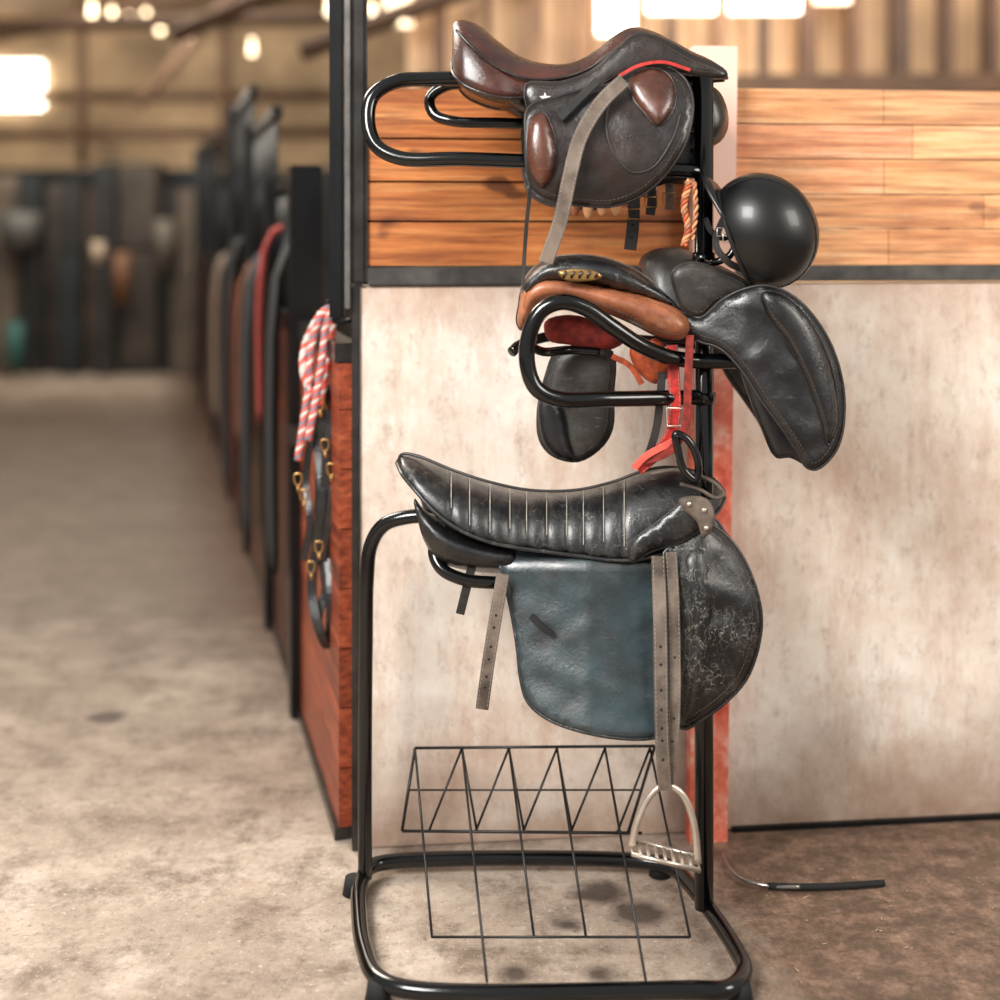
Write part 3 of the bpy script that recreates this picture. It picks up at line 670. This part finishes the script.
# ---------------------------------------------------------------- helmet
HE=empty('riding_helmet'); hc=P(763,231,2.68)
up=Vector((0.80,-0.30,0.42)).normalized(); fr=Vector((-0.45,-0.05,0.9)); fr=(fr-up*fr.dot(up)).normalized(); sd=up.cross(fr)
HM=Matrix.Translation(hc)@Matrix((( fr.x,sd.x,up.x,0),(fr.y,sd.y,up.y,0),(fr.z,sd.z,up.z,0),(0,0,0,1)))
bm=bmesh.new(); bmesh.ops.create_uvsphere(bm,u_segments=48,v_segments=32,radius=1.0)
bmesh.ops.bisect_plane(bm,geom=bm.verts[:]+bm.edges[:]+bm.faces[:],plane_co=(0,0,-0.5),plane_no=(0.15,0,-1),clear_outer=True)
for v in bm.verts: v.co=Vector((v.co.x*0.120,v.co.y*0.102,v.co.z*0.108))
me=bpy.data.meshes.new('shell'); bm.to_mesh(me); bm.free()
o=link('shell',me,M['helmet'],HE,True); o.matrix_world=HM; so=o.modifiers.new('s','SOLIDIFY'); so.thickness=0.012; so.offset=-1
rim=[]
for k in range(48):
    a=2*math.pi*k/48; zz=-0.5+0.15*math.cos(a)*.8; rr=math.sqrt(1-zz*zz)
    rim.append(HM@Vector((rr*math.cos(a)*.120,rr*math.sin(a)*.102,zz*.108)))
tube('rim',rim,0.0045,M['rubber'],HE,True,smooth=False,seg=8)
V=[];Fc=[]; ns=20
for i in range(ns+1):
    a=-0.95+1.9*i/ns; zz=-0.38; rr=math.sqrt(1-zz*zz); p=Vector((rr*math.cos(a)*.121,rr*math.sin(a)*.103,zz*.108)); o2=p+Vector((math.cos(a)*0.05*math.cos(a*1.5),0,-0.012*math.cos(a)))
    V+=[HM@p,HM@((p+o2)/2+Vector((0,0,.004))),HM@o2]
for i in range(ns):
    for k in range(2): Fc.append((3*i+k,3*i+k+1,3*i+k+4,3*i+k+3))
o=mesh('peak',V,Fc,M['helmet'],HE); so=o.modifiers.new('s','SOLIDIFY'); so.thickness=0.005
for sgn in (-1,1):
    tube('vent_seam',[HM@Vector((math.cos(a)*.1205*math.sqrt(1-.09),sgn*.0306,math.sin(a)*.1085*math.sqrt(1-.09))) for a in [(-0.2+3.5*k/20) for k in range(21)]],0.0014,M['rubber'],HE,smooth=False,seg=6)
strap('chin_strap',[P(735,205,2.68),P(722,222,2.66),P(716,245,2.65),P(728,262,2.65),P(745,270,2.67)],0.014,0.003,M['strap_dark'],HE)
strap('chin_strap',[P(740,228,2.70),P(724,238,2.68),P(712,232,2.67),P(705,218,2.68)],0.012,0.003,M['liner'],HE)
for (u,v) in ((728,238),(722,232)): tube('buckle',[P(u-5,v-4,2.64),P(u+5,v-4,2.64),P(u+5,v+4,2.64),P(u-5,v+4,2.64)],0.0015,M['steel'],HE,True,smooth=False,seg=6)
# ---------------------------------------------------------------- halter, tags, twine
HA=empty('red_halter')
strap('webbing',[P(672,345,2.70),P(674,380,2.69),P(675,410,2.69),P(670,436,2.69),P(655,455,2.70),P(638,470,2.70)],0.024,0.004,M['red'],HA,stitch=True)
strap('webbing',[P(690,335,2.66),P(688,380,2.66),P(684,430,2.67),P(668,452,2.68),P(640,462,2.69)],0.016,0.004,M['dullred'],HA)
strap('webbing',[P(662,372,2.70),P(660,400,2.70),P(656,430,2.70),P(646,462,2.70)],0.016,0.004,M['strap_dark'],HA)
strap('webbing',[P(680,438,2.69),P(664,446,2.68),P(646,456,2.68),P(634,468,2.69)],0.014,0.004,M['ropered'],HA)
tube('buckle',[P(667,408,2.675),P(685,408,2.675),P(685,426,2.675),P(667,426,2.675)],0.0022,M['steel'],HA,True,smooth=False,seg=8)
ptube('black_ring',[(676,434,2.67),(688,440,2.67),(698,462,2.67),(696,480,2.67),(684,470,2.67),(678,450,2.67)],3.8,M['black_tube'],HA,closed=True)
def rope(name,pts,R0,r,mats,parent,pitch=0.05):
    c=cat([Vector(p) for p in pts],False,16); T,N=frames(c,False); L=0; ph=[0]
    for a,b in zip(c,c[1:]): L+=(b-a).length; ph.append(L)
    for k,mt in enumerate(mats):
        q=[]
        for i,p in enumerate(c):
            a=2*math.pi*(ph[i]/pitch+k/len(mats)); B=T[i].cross(N[i]); q.append(p+(N[i]*math.cos(a)+B*math.sin(a))*R0)
        tube(name,q,r,mt,parent,smooth=False,seg=8)
BR=empty('braided_rope'); om=plain('straw_twine',(206,150,104),0.8)
rope('twine',[P(690,180,2.66),P(684,205,2.66),P(688,228,2.66),P(684,246,2.66)],0.004,0.0038,[om,M['orange'],M['leather_tan']],BR,0.03)
rope('twine',[P(694,182,2.66),P(696,212,2.66),P(692,240,2.66)],0.003,0.003,[om,M['leather_tan']],BR,0.03)
for u,v in ((588,211),(602,208),(616,208),(575,208),(645,190),(655,188)):
    e=empty('key_tag'); k=2.92
    plate('tag',[(u-4,v-7),(u+4,v-7),(u+4,v+4),(u,v+8),(u-4,v+4)],k,0.004,M['leather_tan'] if u%2 else om,e,puff=0.002,rad=5,step=4)
    ptube('tag_string',[(u,v-8,k),(u+1,v-20,k)],1,M['ropewhite'],e)
# ---------------------------------------------------------------- lead rope and bridle on the stall
LR=empty('lead_rope'); Yr=3.24; mats=[M['ropered'],M['ropewhite'],M['ropered'],M['ropeblue']]
rope('rope',[P(336,304,Yr),P(322,314,Yr),P(312,345,Yr),P(309,385,Yr),P(304,420,Yr),P(298,460,Yr)],0.0052,0.0052,mats,LR,0.042)
rope('rope',[P(337,306,Yr-.02),P(328,320,Yr-.03),P(322,360,Yr-.03),P(316,400,Yr-.03),P(308,440,Yr-.03)],0.0052,0.0052,mats,LR,0.036)
rope('rope',[P(334,303,Yr+.02),P(332,330,Yr+.02),P(326,370,Yr+.02),P(321,405,Yr+.02)],0.005,0.005,[M['ropered'],M['ropewhite'],M['ropered']],LR,0.04)
rope('rope',[P(334,303,Yr+.02),P(318,318,Yr+.01),P(304,350,Yr+.01),P(305,380,Yr),P(316,396,Yr)],0.005,0.005,[M['ropered'],M['ropewhite'],M['ropewhite']],LR,0.04)
tube('rope_hook',[P(352,320,3.20),P(336,322,3.22),P(330,312,3.24),P(328,300,3.24)],0.006,M['dksteel'],LR)
BD=empty('hanging_bridle')
tube('hanger_bar',[P(352,412,3.20),P(335,396,3.26),P(316,382,3.30)],0.016,M['dksteel'],BD)
for pts,w in (([(322,395),(318,440),(322,490),(316,545),(312,590),(320,632),(328,645),(331,600),(328,540),(326,470),(330,410)],0.024),([(330,398),(335,440),(331,500),(322,560)],0.020),([(312,430),(306,480),(310,520),(304,560)],0.018),([(318,400),(330,450),(318,510),(328,570),(318,620)],0.020),([(324,420),(322,520),(330,600)],0.034)):
    strap('bridle_strap',[P(a,b,Yr+random.uniform(0,.05)) for a,b in pts],w,0.006,M['strap_dark'] if w>.03 else M['leather_black2'],BD)
def snap(u,v,s=0.8):
    Y=Yr-.03
    tube('brass_snap',[P(u-4*s,v-7*s,Y),P(u+4*s,v-7*s,Y),P(u+4*s,v+2,Y),P(u,v+7*s,Y),P(u-4*s,v+2,Y)],0.0026,M['brass'],BD,True,seg=8)
    tube('snap_stem',[P(u,v+7*s,Y),P(u+1,v+15*s,Y)],0.0045,M['brass'],BD,smooth=False)
for u,v in ((298,480),(304,496),(319,548),(311,568),(325,446),(320,405),(331,470)): snap(u,v)
# ---------------------------------------------------------------- strap lying on floor
FS=empty('rubber_strap')
tube('strap_tail',[G(722,852,.012),G(730,868,.012),G(745,880,.012),G(768,886,.012),G(800,887,.012)],0.0045,M['ltsteel'],FS)
tube('strap_body',[G(768,886,.012),G(800,887,.010),G(840,886,.010),G(884,883,.010)],0.0075,M['rubber'],FS)
SB=empty('straw_scatter'); sm=plain('dry_straw',(176,150,122),0.8)
for i in range(50):
    x=random.uniform(0.55,1.3);y=random.uniform(2.35,3.0); 
    a=random.uniform(0,6.28);l=random.uniform(.004,.014)
    tube('straw',[(x,y,.002),(x+l*math.cos(a),y+l*math.sin(a),.003)],0.0014,sm,SB,smooth=False,seg=4)
# ---------------------------------------------------------------- lights
def area(name,loc,tgt,size,e,col,sy=None):
    l=bpy.data.lights.new(name,'AREA'); l.energy=e; l.color=col; l.size=size
    if sy: l.shape='RECTANGLE'; l.size_y=sy
    o=bpy.data.objects.new(name,l); scene.collection.objects.link(o); o.location=loc
    o.rotation_euler=(Vector(tgt)-Vector(loc)).to_track_quat('-Z','Y').to_euler(); return o
area('barn_door_light',(-1.7,0.1,3.1),(0.1,2.9,0.8),1.4,240,(1.0,0.975,0.94))
area('side_opening_light',(3.2,0.8,2.6),(0.4,3,0.8),1.4,85,(1,0.94,0.85))
area('backlight_skylight',(-2.6,5.2,4.0),(0.2,2.8,1.0),1.6,220,(1,0.91,0.76))
area('aisle_skylight',(-2.6,9,4.2),(-2.6,9,0),3,250,(1,0.92,0.80),6)
area('far_end_light',(-4,12.0,4.0),(-4,15,3.4),3,190,(1,0.93,0.82))
area('stall_skylight',(2.0,5.6,4.3),(2.0,8.6,2.2),3,300,(1,0.9,0.76))
w=bpy.data.worlds.new('World'); scene.world=w; w.use_nodes=True
w.node_tree.nodes['Background'].inputs[0].default_value=(1.0,0.97,0.94,1); w.node_tree.nodes['Background'].inputs[1].default_value=0.52
# ---------------------------------------------------------------- camera
cd=bpy.data.cameras.new('Camera'); cam=bpy.data.objects.new('Camera',cd); scene.collection.objects.link(cam)
cam.location=(0,0,H); cam.rotation_euler=(math.radians(90),0,0); cd.sensor_width=36; cd.lens=36*F/1000; cd.shift_y=-(500-VH)/1000
cd.dof.use_dof=True; cd.dof.focus_distance=2.72; cd.dof.aperture_fstop=1.05
scene.camera=cam
scene.view_settings.view_transform='Standard'; scene.view_settings.exposure=0.0
